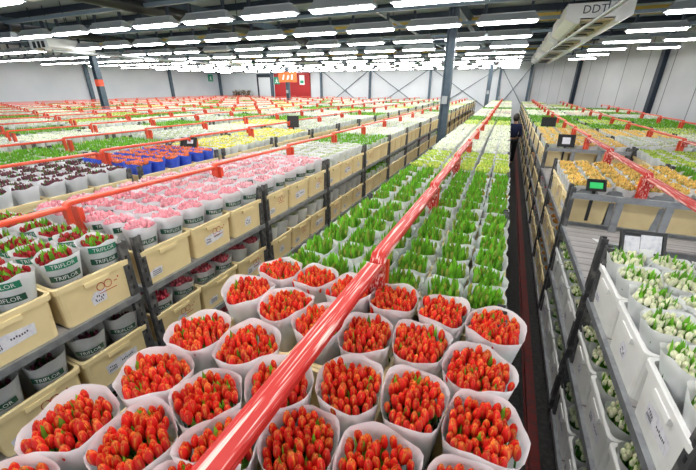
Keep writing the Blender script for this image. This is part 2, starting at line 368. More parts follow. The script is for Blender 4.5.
def print_mesh(kind):
    mb = MB()
    def dash(y, z, w, h): mb.add([on_face(a, b, .004) for a, b in ((y, z), (y + w, z), (y + w, z + h), (y, z + h))], [(0, 1, 2, 3)])
    r = random.Random(kind)
    if kind == 0:
        for y0, n in ((-.085, 4), (.0, 7)):
            for k in range(n): dash(y0 + k * .012, .118 + r.uniform(-.006, .006), .007, .012)
        for k in range(6): dash(-.09 + k * .009, .092, .005, .018)
    elif kind == 1:
        for k in range(5): dash(-.035 + k * .012, .10 + r.uniform(-.01, .02), .007, .014)
        for k in range(4): dash(-.03 + k * .012, .085, .006, .010)
    else:
        for k in range(3): dash(-.155, .062 + k * .014, .07, .005)
    return mb.mesh('print', [M['ink']])
PRN = [print_mesh(0), print_mesh(1), print_mesh(2)]
def ring_logo():
    mb = MB()
    for y0 in (.015, .062):
        n = 18
        for k in range(n):
            a, b = 2 * PI * k / n, 2 * PI * (k + 1) / n
            mb.add([on_face(y0 + q * math.cos(w) * .85, .175 + q * math.sin(w), .0035) for q, w in ((.024, a), (.029, a), (.029, b), (.024, b))], [(0, 1, 2, 3)])
    for q in ((.10, .170, .02, .006), (.125, .185, .008, .012), (.0, .128, .11, .005)):
        y, z, w, h = q; mb.add([on_face(a, b, .0035) for a, b in ((y, z), (y + w, z), (y + w, z + h), (y, z + h))], [(0, 1, 2, 3)])
    return mb.mesh('ring_logo', [M['ink_red']])
RING = ring_logo()
def make_crate(c):
    t = thing('flower_crate', c['label'], 'crate', c['pos'], c['rz'], c['group']); body, grip = CR[c['col']]
    ob('crate_body', body, t)
    if c['near']:
        ob('hand_grip', grip, t); k = c['seed'] % 3; p = ob('paper_label', LAB[k], t); ob('printed_code', PRN[k], p)
        if c['col'] == 'cream' and c['seed'] % 2 == 0: ob('ring_logo', RING, t)
    return t

# ------------------------------------------------------------------ trolleys
TW, TL = 1.24, 1.40
D1, D2, D3 = 1.32, .79, .26
PT = CAMZ - .93
def sweep_rail(mb, w=.078, th=.034, ztop=1.885, zleg=1.64, mi=0, end=TL / 2 + .016, r=.045):
    path = [(-end, zleg, 0)]
    zc = ztop - th / 2
    for k in range(6):
        a = PI - PI / 2 * k / 5; path.append((-end + r + r * math.cos(a), zc - r + r * math.sin(a) + .012, 0))
    for k in range(6):
        a = PI / 2 - PI / 2 * k / 5; path.append((end - r + r * math.cos(a), zc - r + r * math.sin(a) - .012, 0))
    path.append((end, 1.775, 0)); P = [Vector((0, a, b)) for a, b, _ in path]; rings = []
    for i, p in enumerate(P):
        d = (P[min(i + 1, len(P) - 1)] - P[max(i - 1, 0)]).normalized(); nrm = Vector((0, -d.z, d.y)); c = .007
        sec = [(-w / 2 + c, th / 2), (w / 2 - c, th / 2), (w / 2, th / 2 - c), (w / 2, -th / 2 + c), (w / 2 - c, -th / 2), (-w / 2 + c, -th / 2), (-w / 2, -th / 2 + c), (-w / 2, th / 2 - c)]
        rings.append([p + Vector((x, 0, 0)) + nrm * q for x, q in sec])
    mb.rings(rings, mi, False, True, True)
def deck(mb, z, mi_b=0, mi_e=1, th=.03):
    mb.box((0, 0, z - th / 2), (TW - .05, TL - .05, th), mi_b)
    for s in (-1, 1):
        mb.box((s * (TW / 2 - .014), 0, z - .02), (.026, TL - .01, .045), mi_e); mb.box((0, s * (TL / 2 - .014), z - .02), (TW - .055, .026, .045), mi_e)
def post(mb, sx, sy, mi=0, holes=True):
    x, y = sx * (TW / 2 - .012), sy * (TL / 2 - .028); z0, z1 = .16, PT; h = z1 - z0; zc = (z0 + z1) / 2
    mb.box((x, y, zc), (.007, .055, h), mi); mb.box((x - sx * .018, y + .025, zc), (.036, .006, h), mi); mb.box((x - sx * .018, y - .025, zc), (.036, .006, h), mi)
    if holes:
        z = z0 + .1
        while z < z1 - .04: mb.box((x + sx * .0038, y, z), (.002, .014, .028), mi + 1); z += .075
def mb_mesh(fn, mats, name):
    mb = MB(); fn(mb); return mb.mesh(name, mats)
T_DECK = {z: mb_mesh(lambda mb: deck(mb, z), [M['deck'], M['steel']], 'shelf') for z in (D1, D2, D3)}
T_POST = {(sx, sy): mb_mesh(lambda mb: post(mb, sx, sy), [M['steel_dark'], M['black']], 'post') for sx in (-1, 1) for sy in (-1, 1)}
T_RAIL = {True: mb_mesh(lambda mb: sweep_rail(mb), [M['rail_main']], 'rail'), False: mb_mesh(lambda mb: sweep_rail(mb, .064, .030, end=.722, r=.03), [M['steel_red']], 'rail')}
def end_frame(mb, s):
    y = s * (TL / 2 - .05); mb.box((0, y, CAMZ - 1.0), (TW - .05, .035, .055), 0)
    for x in (-.19, .19): mb.box((x, y + s * .004, (D1 + CAMZ - 1.03) / 2), (.06, .03, CAMZ - 1.03 - D1), 0)
T_END = {s: mb_mesh(lambda mb: end_frame(mb, s), [M['steel']], 'end_frame') for s in (-1, 1)}
def stanchion(mb, s):   # red plate that carries the rail
    mb.box((0, s * (TL / 2 - .030), CAMZ - .92), (.085, .012, .24), 0); mb.box((.036, s * (TL / 2 - .045), CAMZ - .92), (.008, .03, .22), 0); mb.box((-.036, s * (TL / 2 - .045), CAMZ - .92), (.008, .03, .22), 0)
T_ST = {s: mb_mesh(lambda mb: stanchion(mb, s), [M['steel_red']], 'rail_plate') for s in (-1, 1)}
def caster(mb, sx, sy):
    x, y = sx * (TW / 2 - .1), sy * (TL / 2 - .12); mb.tube([(x - .02, y, .075), (x + .02, y, .075)], .075, 16, 1); mb.box((x - .028, y, .12), (.006, .05, .13), 0); mb.box((x + .028, y, .12), (.006, .05, .13), 0); mb.box((x, y, .185), (.07, .08, .06), 0)
T_CAS = {(sx, sy): mb_mesh(lambda mb: caster(mb, sx, sy), [M['steel'], M['rubber']], 'caster') for sx in (-1, 1) for sy in (-1, 1)}
def whole(mb):
    for z in (D1, D2, D3): deck(mb, z, 0, 1)
    for sx in (-1, 1):
        for sy in (-1, 1): post(mb, sx, sy, 2, False)
    sweep_rail(mb, mi=3, w=.055, th=.028, end=.735, r=.022); stanchion_m = MB()
    st = MB(); stanchion(st, -1); mb.add(st.v, st.f, 3)
    for sx in (-1, 1):
        for sy in (-1, 1):
            cs = MB(); caster(cs, sx, sy); mb.add(cs.v, cs.f, 4)
T_WHOLE = mb_mesh(whole, [M['deck'], M['steel'], M['steel_dark'], M['steel_red'], M['rubber']], 'flower_trolley')
def make_trolley(x, y, label, near, beam, group):
    if not near:
        o = ob('flower_trolley', T_WHOLE, None, (x, y, 0)); return tag(o, label, 'trolley', group)
    t = thing('flower_trolley', label, 'trolley', (x, y, 0), 0, group)
    for z in (D1, D2, D3): ob('shelf', T_DECK[z], t)
    for k in T_POST: ob('post', T_POST[k], t); ob('caster', T_CAS[k], t)
    tag(ob('rail', T_RAIL[beam or x > -1], t), 'red top rail')
    tag(ob('rail_plate', T_ST[-1], t), 'red rail plate')
    if beam:
        for s in (-1, 1): ob('end_frame', T_END[s], t)
    return t

# ------------------------------------------------------------------ the rows: where each stands and what each trolley carries
ROWS = []
def row(key, x, b0, pitch, k0, k1, tops, mids=(), lows=(), crate='cream', side=1, nice=''):
    ROWS.append(dict(key=key, x=x, b0=b0, pitch=pitch, k0=k0, k1=k1, tops=tops, mids=mids, lows=lows, crate=crate, side=side, nice=nice))
row('C', -.47, -.03, 1.46, 0, 18, ['red', 'green', 'green', 'lime', 'ivory', 'ivory', 'ivory', 'lime', 'green', 'ivory', 'blush', 'ivory', 'green', 'ivory', 'ivory', 'blush', 'ivory', 'ivory', 'lime'],
    ['murk', 'rose', 'mixed', 'murk', 'mixed'] * 4, (), 'cream', -1, 'centre row')
row('L1', -2.77, -.12, 1.45, 0, 18, ['darkred', 'pink', 'pink', 'mixed', 'green', 'ivory', 'mixed', 'ivory', 'blush', 'mixed', 'green', 'mixed', 'ivory', 'blush', 'lime', 'mixed', 'ivory', 'blush', 'mixed'],
    ['murk', 'rose', 'mixed', 'murk', 'green', 'mixed', 'murk', 'rose', 'mixed', 'murk'] * 2, ['murk', 'rose', 'murk', 'mixed', 'murk'] * 4, 'cream', 1, 'pink row')
row('L2', -4.75, 1.35, 1.5, 0, 17, ['purple', 'blue', 'yellow', 'yellow', 'mixed', 'mixed', 'ivory', 'green', 'ivory', 'blush', 'lime', 'mixed', 'ivory', 'blush', 'green', 'mixed', 'ivory', 'blush'],
    ['murk', 'rose', 'murk'] * 6, (), 'cream', 1, 'blue sleeve row')
row('L3', -6.45, 1.9, 1.48, 0, 17, ['green', 'green', 'mixed', 'ivory', 'yellow', 'green', 'mixed', 'ivory', 'lime', 'green', 'blush', 'mixed', 'ivory', 'green', 'blush', 'mixed', 'ivory', 'mixed'], (), (), 'cream', 1, 'fourth row')
pool = ['mixed', 'ivory', 'green', 'blush', 'lime', 'mixed', 'ivory', 'blush', 'green', 'mixed', 'pink', 'yellow']
for n, x in enumerate((-8.4, -10.1, -11.75, -13.25, -15.0, -16.8, -18.5, -20.2, -21.9, -23.6)):
    rr = random.Random(n + 3); y0 = max(1.0, -x * .335 - .8); k1 = int((27.8 - y0) / 1.5) - 1; seq = [rr.choice(pool) for _ in range(20)]
    if n == 0: seq = ['mixed', 'ivory', 'ivory', 'green', 'mixed', 'green'] + seq
    if n == 1: seq = ['green', 'green', 'mixed', 'ivory', 'ivory'] + seq
    if n == 2: seq = ['ivory', 'mixed', 'lime', 'green', 'green'] + seq
    row('L%d' % (n + 4), x, y0, 1.5, 0, k1, seq, (), (), 'cream', 1, ORD[n + 4] + ' row')
row('R1', 1.32, -.46, 1.5, 0, 18, ['white', 'white', None, 'orange', None, 'orange', 'orange', 'lime', 'green', 'green', 'ivory', 'ivory', 'green', 'ivory', 'blush', 'ivory', 'lime', 'ivory', 'ivory'],
    ['snow', 'snow', 'snow', 'copper', 'rose', 'murk', 'copper', 'murk', 'rose'] * 3, ['sage', 'sage', 'sage', 'copper', 'rose', 'copper', 'murk', 'rose', 'murk'] * 3, 'white', -1, 'aisle side row')
row('R2', 2.62, 4.2, 1.5, 0, 13, ['green', 'lime', 'mixed', 'orange', 'green', 'lime', 'green', 'blush', 'ivory', 'green', 'ivory', 'lime', 'ivory', 'ivory'], ['murk'] * 14, (), 'cream', -1, 'second row past aisle')
row('R3', 3.92, 8.2, 1.5, 0, 7, ['ivory', 'lime', 'green', 'green', 'mixed', 'green', 'ivory', 'green'], (), (), 'cream', -1, 'third row past aisle')

RED_AT = {(0, 1): (-1.06, .34), (1, 1): (-.84, .385), (0, 2): (-1.0, .575), (1, 2): (-.75, .57), (0, 3): (-1.03, .81), (1, 3): (-.80, .83), (0, 4): (-1.05, 1.16), (0, 5): (-1.01, 1.40), (1, 5): (-.81, 1.41),
          (3, 3): (-.345, .81), (4, 3): (-.13, .84), (5, 3): (.075, .82), (3, 4): (-.39, 1.08), (4, 4): (-.175, 1.12), (5, 4): (.045, 1.06), (3, 5): (-.365, 1.38), (4, 5): (-.12, 1.37), (5, 5): (.085, 1.345),
          (3, 2): (-.40, .56), (2, 3): (-.57, .71), (4, 2): (-.17, .58), (5, 2): (.06, .57), (1, 4): (-.81, 1.13), (2, 4): (-.60, 1.08), (2, 5): (-.58, 1.37), (2, 2): (-.60, .46)}
bunches, crates, trolleys = [], [], []
SHELF = {0: 'top shelf', 1: 'middle shelf', 2: 'bottom shelf'}
for R in ROWS:
    for k in range(R['k0'], R['k1'] + 1):
        y0 = R['b0'] + k * R['pitch']; yc = y0 + R['pitch'] / 2; x = R['x']; far = yc > 6.5 or abs(x) > 6
        if R['key'] in ('R1', 'R2', 'R3') and (x + .7) > 1.3 + (30 - yc - .8) * .351: continue
        top = R['tops'][k % len(R['tops'])]
        what = (NICE[top] + ' tulips') if top else 'bare boards on top'
        lab = 'grey trolley with a red rail and %s, %s in %s' % (what, ORD[k], R['nice'])
        trolleys.append(dict(x=x, y=yc, label=lab, near=not far, beam=R['key'] in ('R1', 'R2'), key=R['key'], d=seen((x, yc, 1.5), 1.0)))
        lean = R['key'] == 'C' and k == 0
        for lv, (var, dz) in enumerate(((top, D1), (R['mids'][k] if k < len(R['mids']) else None, D2), (R['lows'][k] if k < len(R['lows']) else None, D3))):
            if var is None: continue
            cc = R['crate'] if not (R['crate'] == 'white' and k > 2) else 'cream'
            for ci in range(3):
                for cj in range(3):
                    col_in = ci if R['side'] < 0 else 2 - ci      # 0 = at the face towards the camera
                    if lv > 0 and col_in > (1 if R['key'] == 'R1' and k < 5 else 0): continue
                    cx, cy = x + (ci - 1) * .412, yc + (cj - 1) * .463
                    ok = seen((cx, cy, dz + .2), 1.0 if yc < 4 else .4); inf = seen((cx, cy, dz + .2), .3)
                    if not ok: continue
                    face = col_in == 0
                    end = R['side'] < 0 and R['key'] != 'C' and cj == 0 and k > 0 and R['tops'][k - 1] is None
                    if face or end or (R['key'] == 'C' and k < 2) or (R['key'] == 'L1' and k < 1):
                        vis = 1.0 if R['key'] in ('L1', 'R1') else .5 if R['key'] in ('R2', 'L2') else .35
                        if not face: vis *= .3
                        crates.append(dict(pos=(cx, cy, dz), rz=(PI if R['side'] < 0 and not (R['key'] == 'C') else 0) + (PI if R['key'] == 'C' else 0), col=cc, seed=k * 9 + cj + lv * 5 + ci, near=False, lv=lv,
                              label='%s crate, %s of %s trolley in %s, %s along, %s deep' % (cc, SHELF[lv], ORD[k], R['nice'].replace(' past the aisle', ' past aisle'), ORD[cj], ORD[col_in]), group='flower crates', w=vis / ok * (1 if inf else .001)))
                    for bi in range(2):
                        for bj in range(2):
                            c6, r6 = ci * 2 + bi, cj * 2 + bj
                
                            bx, by = cx + (bi - .5) * .188, cy + (bj - .5) * .208; s = 1.0; tx, ty = -(bj - .5) * .055, (bi - .5) * .050
                            jr = random.Random(hash((c6, r6, k, lv, int(x * 100))) & 0xffff)
                            if lean and (c6, r6) in RED_AT: bx, by = RED_AT[c6, r6]; tx = ty = 0
                            else: bx += jr.uniform(-.005, .005); by += jr.uniform(-.006, .006)
                            d = seen((bx, by, dz + .38), .9 if yc < 4 else .3); inf = seen((bx, by, dz + .38), .15)
                            if not d: continue
                            if lv > 0 and d > 13: continue
                            depth_in = c6 if R['side'] < 0 else 5 - c6
                            if R['key'] == 'C': where = '%s rank, %s from aisle' % (ORD[r6], ORD[5 - c6])
                            else: where = '%s rank, %s deep' % (ORD[r6], ORD[depth_in])
                            lab = '%s tulip bunch in %s, %s trolley %s, %s' % (NICE[var], R['nice'].replace(' past the aisle', ' past aisle'), ORD[k], SHELF[lv].replace(' shelf', ''), where)
                            w = (1.0 if lv == 0 else (.75 if R['key'] in ('L1', 'R1') else .3) if depth_in == 0 else .22) / d * (1 if inf else .001)
                            bunches.append(dict(var=var, pos=(bx, by, dz + .010), seed=jr.randrange(1000), label=lab, group='tulip bunches', w=w, d=d, s=s, tx=tx, ty=ty, lv=lv, key=R['key'], k=k, depth=depth_in))
bunches.sort(key=lambda b: -b['w']); crates.sort(key=lambda c: -c['w'])
NB, NC = 300, 290
for b in bunches:      # the red bunches press against each other: find where each touches its neighbours
    if b['var'] == 'red':
        b['cell'] = []
        for o_ in bunches:
            if o_ is b or o_['lv'] or o_['key'] != 'C' or o_['k'] > 1: continue
            dx, dy = o_['pos'][0] - b['pos'][0], o_['pos'][1] - b['pos'][1]; dd = math.hypot(dx, dy)
            if dd < .30: b['cell'].append((math.atan2(dy, dx), dd / 2 - .001))
for i, b in enumerate(bunches[:NB]):
    big = b['d'] < (3.3 if b['lv'] == 0 else 2.7)
    b['detail'] = 2 if big else 1
    if b['key'] == 'L1' and b['lv'] == 0 and b['var'] in ('pink', 'darkred') and b['depth'] < 4:
        b['band'] = [(.325, 'band')] if b['var'] == 'pink' else [(.318, 'band'), (.400, 'band_light')]; b['face'] = -.45 + ((b['seed'] % 7) - 3) * .09
        if b['depth'] > 0: b['band'] = [(.385, 'band')] if b['var'] == 'pink' else [(.400, 'band_light')]
    elif b['key'] == 'L1' and b['lv'] == 1 and b['depth'] == 0 and b['var'] in ('rose', 'murk'):
        b['band'] = [(.316, 'band')]; b['face'] = -.45
    make_bunch(b)
for i, c in enumerate(crates[:NC]):
    c['near'] = i < 70; make_crate(c)
for t in trolleys:
    if t['d']: make_trolley(t['x'], t['y'], t['label'], t['near'], t['beam'], 'flower trolleys')

# the rest of the bunches: one mass
def mass(rest):
    keys = sorted({b['var'] for b in rest}); mats = [M['sleeve'], M['sleeve_grey'], M['sleeve_blue'], M['leaf'], M['leaf_lime'], M['leaf_dark']]; idx = {}
    for kx in keys: idx[kx] = len(mats); mats.append(M['bud_' + COLOUR_OF.get(kx, kx)])
    proto = {}
    for kx in keys:
        for lod in (0, 1, 2):
            for vv in range(3):
                r = random.Random(vv * 7 + lod + sum(map(ord, kx))); nh, nl, hs, hz, ll, slv, lm, rtop = PARAM[kx]; mb = MB()
                n = (12, 8, 8)[lod]; ph = [r.uniform(0, 6) for _ in range(4)]; rr = []
                for t in (0, .55, 1.0):
                    rad = lambda an: .055 + (outline(an, rtop, ph, GRID_CELL) - .055) * t ** 1.45
                    rr.append([(rad(2 * PI * q / n) * math.cos(2 * PI * q / n), rad(2 * PI * q / n) * math.sin(2 * PI * q / n), hs * t + (.014 * math.sin(4 * PI * q / n + ph[3]) if t == 1 else 0)) for q in range(n)])
                mb.rings(rr, {'sleeve': 0, 'sleeve_grey': 1, 'sleeve_blue': 2}[slv], True)
                li = {'leaf': 3, 'leaf_lime': 4, 'leaf_dark': 5}[lm]; R_ = rtop * (.70, .80, .85)[lod]
                mb.add([(R_ * math.cos(2 * PI * q / n), R_ * math.sin(2 * PI * q / n), hz - .015) for q in range(n)], [tuple(range(n))], li)
                nhh = max(5, int(nh * (1.0, .55, .30)[lod])); grow = (1.0, 1.3, 1.7)[lod]
                if kx in ('green', 'murk'): nhh = int(nhh * .6)
                for x, y in disc_points(nhh, R_, r):
                    H = .036 * grow ** .5; Rr = .0125 * grow if kx not in ('green',) else .009 * grow; z = hz + r.uniform(-.01, .012)
                    if lod == 0: egg(mb, (x, y, z), Rr, H, idx[kx], 5)
                    else: mb.add([(x + Rr, y, z + H * .4), (x, y + Rr, z + H * .4), (x - Rr, y, z + H * .4), (x, y - Rr, z + H * .4), (x, y, z + H)], [(0, 1, 4), (1, 2, 4), (2, 3, 4), (3, 0, 4)], idx[kx], True)
                for q in range(max(2, int(nl * (.8, .5, .28)[lod]))):
                    a = r.uniform(0, 6.28); w = R_ * math.sqrt(r.random()); x, y = w * math.cos(a), w * math.sin(a); top = hz + max(ll, .02) * r.uniform(.4, 1.2); wd = .012 * grow; b_ = a + r.uniform(-1.5, 1.5)
                    mb.add([(x - wd * math.sin(b_), y + wd * math.cos(b_), top - .07), (x + wd * math.sin(b_), y - wd * math.cos(b_), top - .07), (x + .01 * math.cos(a), y + .01 * math.sin(a), top)], [(0, 1, 2)], li)
                proto[kx, lod, vv] = (np.array(mb.v, dtype=np.float32), mb)
    V, LV, LS, MI, SM = [], [], [], [], []; off = 0; cache = {}
    for b in rest:
        lod = 0 if b['d'] < 6 else 1 if b['d'] < 12 else 2; key = (b['var'], lod, b['seed'] % 3); v, mb = proto[key]
        if key not in cache: cache[key] = (np.array([i for f in mb.f for i in f], dtype=np.int32), np.array([len(f) for f in mb.f], dtype=np.int32), np.array(mb.m, dtype=np.int32), np.array(mb.sm, dtype=bool))
        li_, ls_, mi_, sm_ = cache[key]; a = PI * (b['seed'] // 4 % 2); c, s = math.cos(a), math.sin(a)
        w = v.copy(); w[:, 0] = v[:, 0] * c - v[:, 1] * s; w[:, 1] = v[:, 0] * s + v[:, 1] * c
        V.append(w + np.array(b['pos'], dtype=np.float32)); LV.append(li_ + off); LS.append(ls_); MI.append(mi_); SM.append(sm_); off += len(v)
    V = np.concatenate(V); LV = np.concatenate(LV); LS = np.concatenate(LS); MI = np.concatenate(MI); SM = np.concatenate(SM)
    me = bpy.data.meshes.new('tulip_bunches'); me.vertices.add(len(V)); me.vertices.foreach_set('co', V.ravel()); me.loops.add(len(LV)); me.loops.foreach_set('vertex_index', LV)
    me.polygons.add(len(LS)); me.polygons.foreach_set('loop_start', np.concatenate(([0], np.cumsum(LS)[:-1])).astype(np.int32))
    for m in mats: me.materials.append(m)
    me.polygons.foreach_set('material_index', MI); me.polygons.foreach_set('use_smooth', SM); me.update(calc_edges=True); me.validate()
    return me
tag(ob('tulip_bunches', mass(bunches[NB:])), 'sea of sleeved tulip bunches filling the trolley rows back to the far walls', 'flowers', None, 'stuff')
cm = [MB(), MB()]; rest_c = crates[NC:]
if rest_c:
    mb = MB()
    for c in rest_c:
        mi = 0 if c['col'] == 'cream' else 1; x, y, z = c['pos']
        rr = [rrect(CX - .042, CY - .042, 0, .03, 1), rrect(CX - .017, CY - .017, CH - .04, .03, 1), rrect(CX, CY, CH - .038, .03, 1), rrect(CX, CY, CH, .03, 1), rrect(CX - .02, CY - .02, CH, .03, 1), rrect(CX - .04, CY - .04, .01, .03, 1)]
        mb.rings([[(px + x, py + y, pz + z) for px, py, pz in q] for q in rr], mi, False, True, True)
    tag(ob('flower_crates', mb.mesh('flower_crates', [M['cream'], M['crate_white']])), 'rows of far cream crates lining the distant trolleys', 'crate', None, 'stuff')
print('COUNTS', len(bunches), len(crates), len([t for t in trolleys if t['d']]))


# ------------------------------------------------------------------ the hall
def struct(name, me, loc=(0, 0, 0), rz=0, parent=None):
    o = ob(name, me, parent, loc); o.rotation_euler = (0, 0, rz)
    if parent is None: o['kind'] = 'structure'
    return o
M['floor'] = mat('dark_asphalt', (0.030, 0.029, 0.028), 0.75, noise=(30, (0.055, 0.052, 0.05), 0.4, 0.7))
M['wall'] = mat('pale_wall_panel', (0.70, 0.73, 0.76), 0.6, noise=(0.5, (0.60, 0.64, 0.68), 0.35, 0.75))
M['bluegrey'] = mat('blue_grey_steel', (0.075, 0.115, 0.155), 0.45, 0.2, noise=(6, (0.11, 0.15, 0.19), 0.4, 0.7))
M['trunk'] = mat('grey_blue_trunking', (0.19, 0.25, 0.31), 0.45, 0.2)
M['navy_steel'] = mat('navy_steel', (0.022, 0.035, 0.055), 0.5, 0.2)
M['roof'] = mat('roof_sheet', (0.34, 0.39, 0.44), 0.5, noise=(1.2, (0.22, 0.26, 0.30), 0.35, 0.7))
M['yellow'] = mat('ochre_steel', (0.50, 0.33, 0.05), 0.55)
M['reflector'] = mat('grey_reflector', (0.42, 0.45, 0.47), 0.4, 0.3)
M['lamp_on'] = mat('lit_diffuser', (0.9, 0.93, 0.95), 0.4, emit=((1.0, 0.985, 0.96), 22.0))
M['lamp_off'] = mat('unlit_diffuser', (0.62, 0.62, 0.60), 0.4)
M['cooler'] = mat('white_sheet_metal', (0.90, 0.91, 0.91), 0.4)
M['tray'] = mat('stained_drip_tray', (0.62, 0.53, 0.38), 0.55, noise=(3, (0.16, 0.11, 0.06), 0.5, 0.72))
M['door_red'] = mat('red_door', (0.42, 0.012, 0.015), 0.5)
M['orange_sign'] = mat('orange_sign', (0.85, 0.16, 0.03), 0.5)
M['sign_green'] = mat('exit_green', (0.01, 0.30, 0.16), 0.5)
M['brown'] = mat('dried_brown', (0.16, 0.10, 0.05), 0.8, island=0.4)
M['curb'] = mat('worn_red_guide', (0.20, 0.018, 0.014), 0.6, noise=(20, (0.10, 0.03, 0.028), 0.45, 0.7))
M['skin'] = mat('skin', (0.60, 0.36, 0.26), 0.5); M['navy'] = mat('navy_cloth', (0.012, 0.018, 0.075), 0.8); M['dark_cloth'] = mat('black_cloth', (0.012, 0.012, 0.016), 0.8); M['hair'] = mat('dark_hair', (0.018, 0.012, 0.01), 0.5)
M['skylight'] = mat('translucent_roof_panel', (0.7, 0.72, 0.72), 0.4, emit=((0.9, 0.95, 1.0), 0.9))
def boxmesh(name, c, d, m, rot=None):
    mb = MB(); mb.box(c, d, 0, rot); return mb.mesh(name, [m])
RH = CAMZ + 2.3
struct('floor', boxmesh('floor', (-9, 13.5, -.05), (38, 36, .1), M['floor']))
struct('ceiling', boxmesh('ceiling', (-9, 13.5, RH + .05), (38, 36, .1), M['roof']))
struct('wall_left', boxmesh('wall_left', (-27.3, 13.5, RH / 2), (.2, 36, RH), M['wall']))
struct('wall_back', boxmesh('wall_back', (-12.6, 30.1, RH / 2), (29.2, .2, RH), M['wall']))
def seam_wall():
    m = mat('panelled_wall', (0.60, 0.61, 0.63), 0.55, noise=(0.6, (0.48, 0.50, 0.53), 0.35, 0.75)); N = m.node_tree.nodes; L = m.node_tree.links; b = N['Principled BSDF']
    src = b.inputs['Base Color'].links[0].from_socket; tc = N.new('ShaderNodeTexCoord'); sp = N.new('ShaderNodeSeparateXYZ'); L.new(tc.outputs['Object'], sp.inputs[0])
    mu = N.new('ShaderNodeMath'); mu.operation = 'MULTIPLY'; mu.inputs[1].default_value = 0.72; L.new(sp.outputs['X'], mu.inputs[0])
    fr = N.new('ShaderNodeMath'); fr.operation = 'FRACT'; L.new(mu.outputs[0], fr.inputs[0]); gt = N.new('ShaderNodeMath'); gt.operation = 'LESS_THAN'; gt.inputs[1].default_value = 0.028; L.new(fr.outputs[0], gt.inputs[0])
    mx = N.new('ShaderNodeMixRGB'); mx.inputs['Color2'].default_value = (.16, .17, .18, 1); L.new(gt.outputs[0], mx.inputs['Fac']); L.new(src, mx.inputs['Color1']); L.new(mx.outputs[0], b.inputs['Base Color']); return m
ang = math.atan2(-5.7, 2.0)
struct('wall_right', boxmesh('wall_right', (12.5, .1, RH / 2), (25.4, .2, RH), seam_wall()), (1.3, 30, 0), ang)
n_trim = 0
def trim(me, loc=(0, 0, 0), rz=0):
    global n_trim
    n_trim += 1; return struct('trim_%d' % n_trim, me, loc, rz)
for X in (-20.9, -15.67, -11.03, -5.98, -.9, 1.1):
    trim(boxmesh('wall_post', (X, 29.9, RH / 2), (.16, .18, RH), M['bluegrey']))
for a, b in ((-20.9, -15.67), (-15.67, -11.03), (-11.03, -5.98), (-5.98, -.9), (-.9, 1.1)):
    for s in (0, 1):
        if a < -16: continue
        mb = MB(); x0, x1 = (a, b) if s else (b, a); mb.bar((x0, 29.93 - .03 * s, CAMZ + 1.3), (x1, 29.93 - .03 * s, CAMZ - 2.0 if b - a > 3 else CAMZ - 1.7), .07, .04); trim(mb.mesh('cross_brace', [M['bluegrey']]))
POSTS = (16.9, 23.8, 29.75)
for d in (6.04, 12.08, 18.1):
    trim(boxmesh('wall_post', (d, -.10, RH / 2), (.2, .18, RH), M['navy_steel']), (1.3, 30, 0), ang)
for Y in POSTS:
    trim(boxmesh('wall_post', (-27.1, Y, RH / 2), (.18, .22, RH), M['bluegrey']))
def hbeam(h):
    mb = MB(); mb.box((-.1, 0, h / 2), (.025, .21, h)); mb.box((.1, 0, h / 2), (.025, .21, h)); mb.box((0, 0, h / 2), (.2, .016, h)); mb.box((0, 0, .01), (.34, .34, .02)); return mb.mesh('pillar', [M['bluegrey']])
HB = hbeam(RH)
for (X, Y, mark) in ((-1.62, 10.4, None), (-16.0, 10.4, 'red'), (-1.27, 24.0, None), (-14.1, 22.0, None)):
    p = struct('pillar', HB, (X, Y, 0)); p['label'] = 'blue grey steel pillar'
    if mark:
        ob('red_marking', boxmesh('red_marking', (0, 0, 0), (.232, .218, .26), M['steel_red']), p, (0, 0, CAMZ + .12))
    else: ob('junction_box', boxmesh('junction_box', (.0, -.13, 0), (.14, .06, .2), M['reflector']), p, (0, 0, CAMZ - .35))
# red guide along the aisle floor
tag(ob('floor_guide', (lambda mb: (mb.box((.60, 13.5, .035), (.07, 29, .07)), mb.box((.60, 13.5, .01), (.10, 29, .02)), mb.mesh('floor_guide', [M['curb']]))[-1])(MB())), 'long worn red guide kerb along the dark aisle floor', 'kerb')
# roof steel
for i, Y in enumerate(np.arange(0.5, 30, 1.9)):
    trim(boxmesh('purlin', (-9, float(Y), RH - .09), (37, .07, .17), M['navy_steel']))
for X in (-22.5, -16, -8.8, -1.62, 5.2): trim(boxmesh('girder', (X, 13.5, RH - .32), (.16, 33, .30), M['bluegrey']))
for Y in (13.6, 23.4): trim(boxmesh('ochre_beam', (-9, Y, CAMZ + 1.93), (35, .12, .20), M['yellow']))
for i, (X, Y) in enumerate([(-12.5, 12.4), (-9, 12.4), (-5.5, 12.4), (-2.6, 12.4), (.4, 12.4), (-12.5, 6.6), (-19, 12.4), (-19, 6.6), (-9.6, 21.5), (-4, 21.5)]):
    w = struct('window_%d' % (i + 1), boxmesh('skylight', (X, Y, RH - .008), (2.2, 1.1, .012), M['skylight'])); w['label'] = 'translucent roof panel'
# ------------------------------------------------------------------ lamps
LL = 1.16
def lamp_parts():
    mb = MB(); a, b, h = LL / 2, .13, .13
    def sec(z, x, y): return [(x, y, z), (-x, y, z), (-x, -y, z), (x, -y, z)]
    mb.rings([sec(0, a, b), sec(.02, a, b), sec(h, a - .09, .055), sec(h + .02, a - .09, .055)], 0, False, False, True); mb.rings([sec(0, a - .01, b - .01), sec(.0, a, b)], 0, False)
    refl = mb.mesh('reflector', [M['reflector']]); out = []
    for m in ('lamp_on', 'lamp_off'):
        d = MB(); rr = []
        for x in (-1, -.985, .985, 1):
            q = a - .04; s = .55 if abs(x) == 1 else 1
            rr.append([(x * q, (b - .030) * s * math.cos(PI + PI * k / 8), .008 + .050 * s * math.sin(PI + PI * k / 8)) for k in range(9)])
        d.rings(rr, 0, True, True, True); out.append(d.mesh('diffuser', [M[m]]))
    return refl, out, boxmesh('hanger', (0, 0, h + .10), (.05, .05, .17), M['navy_steel'])
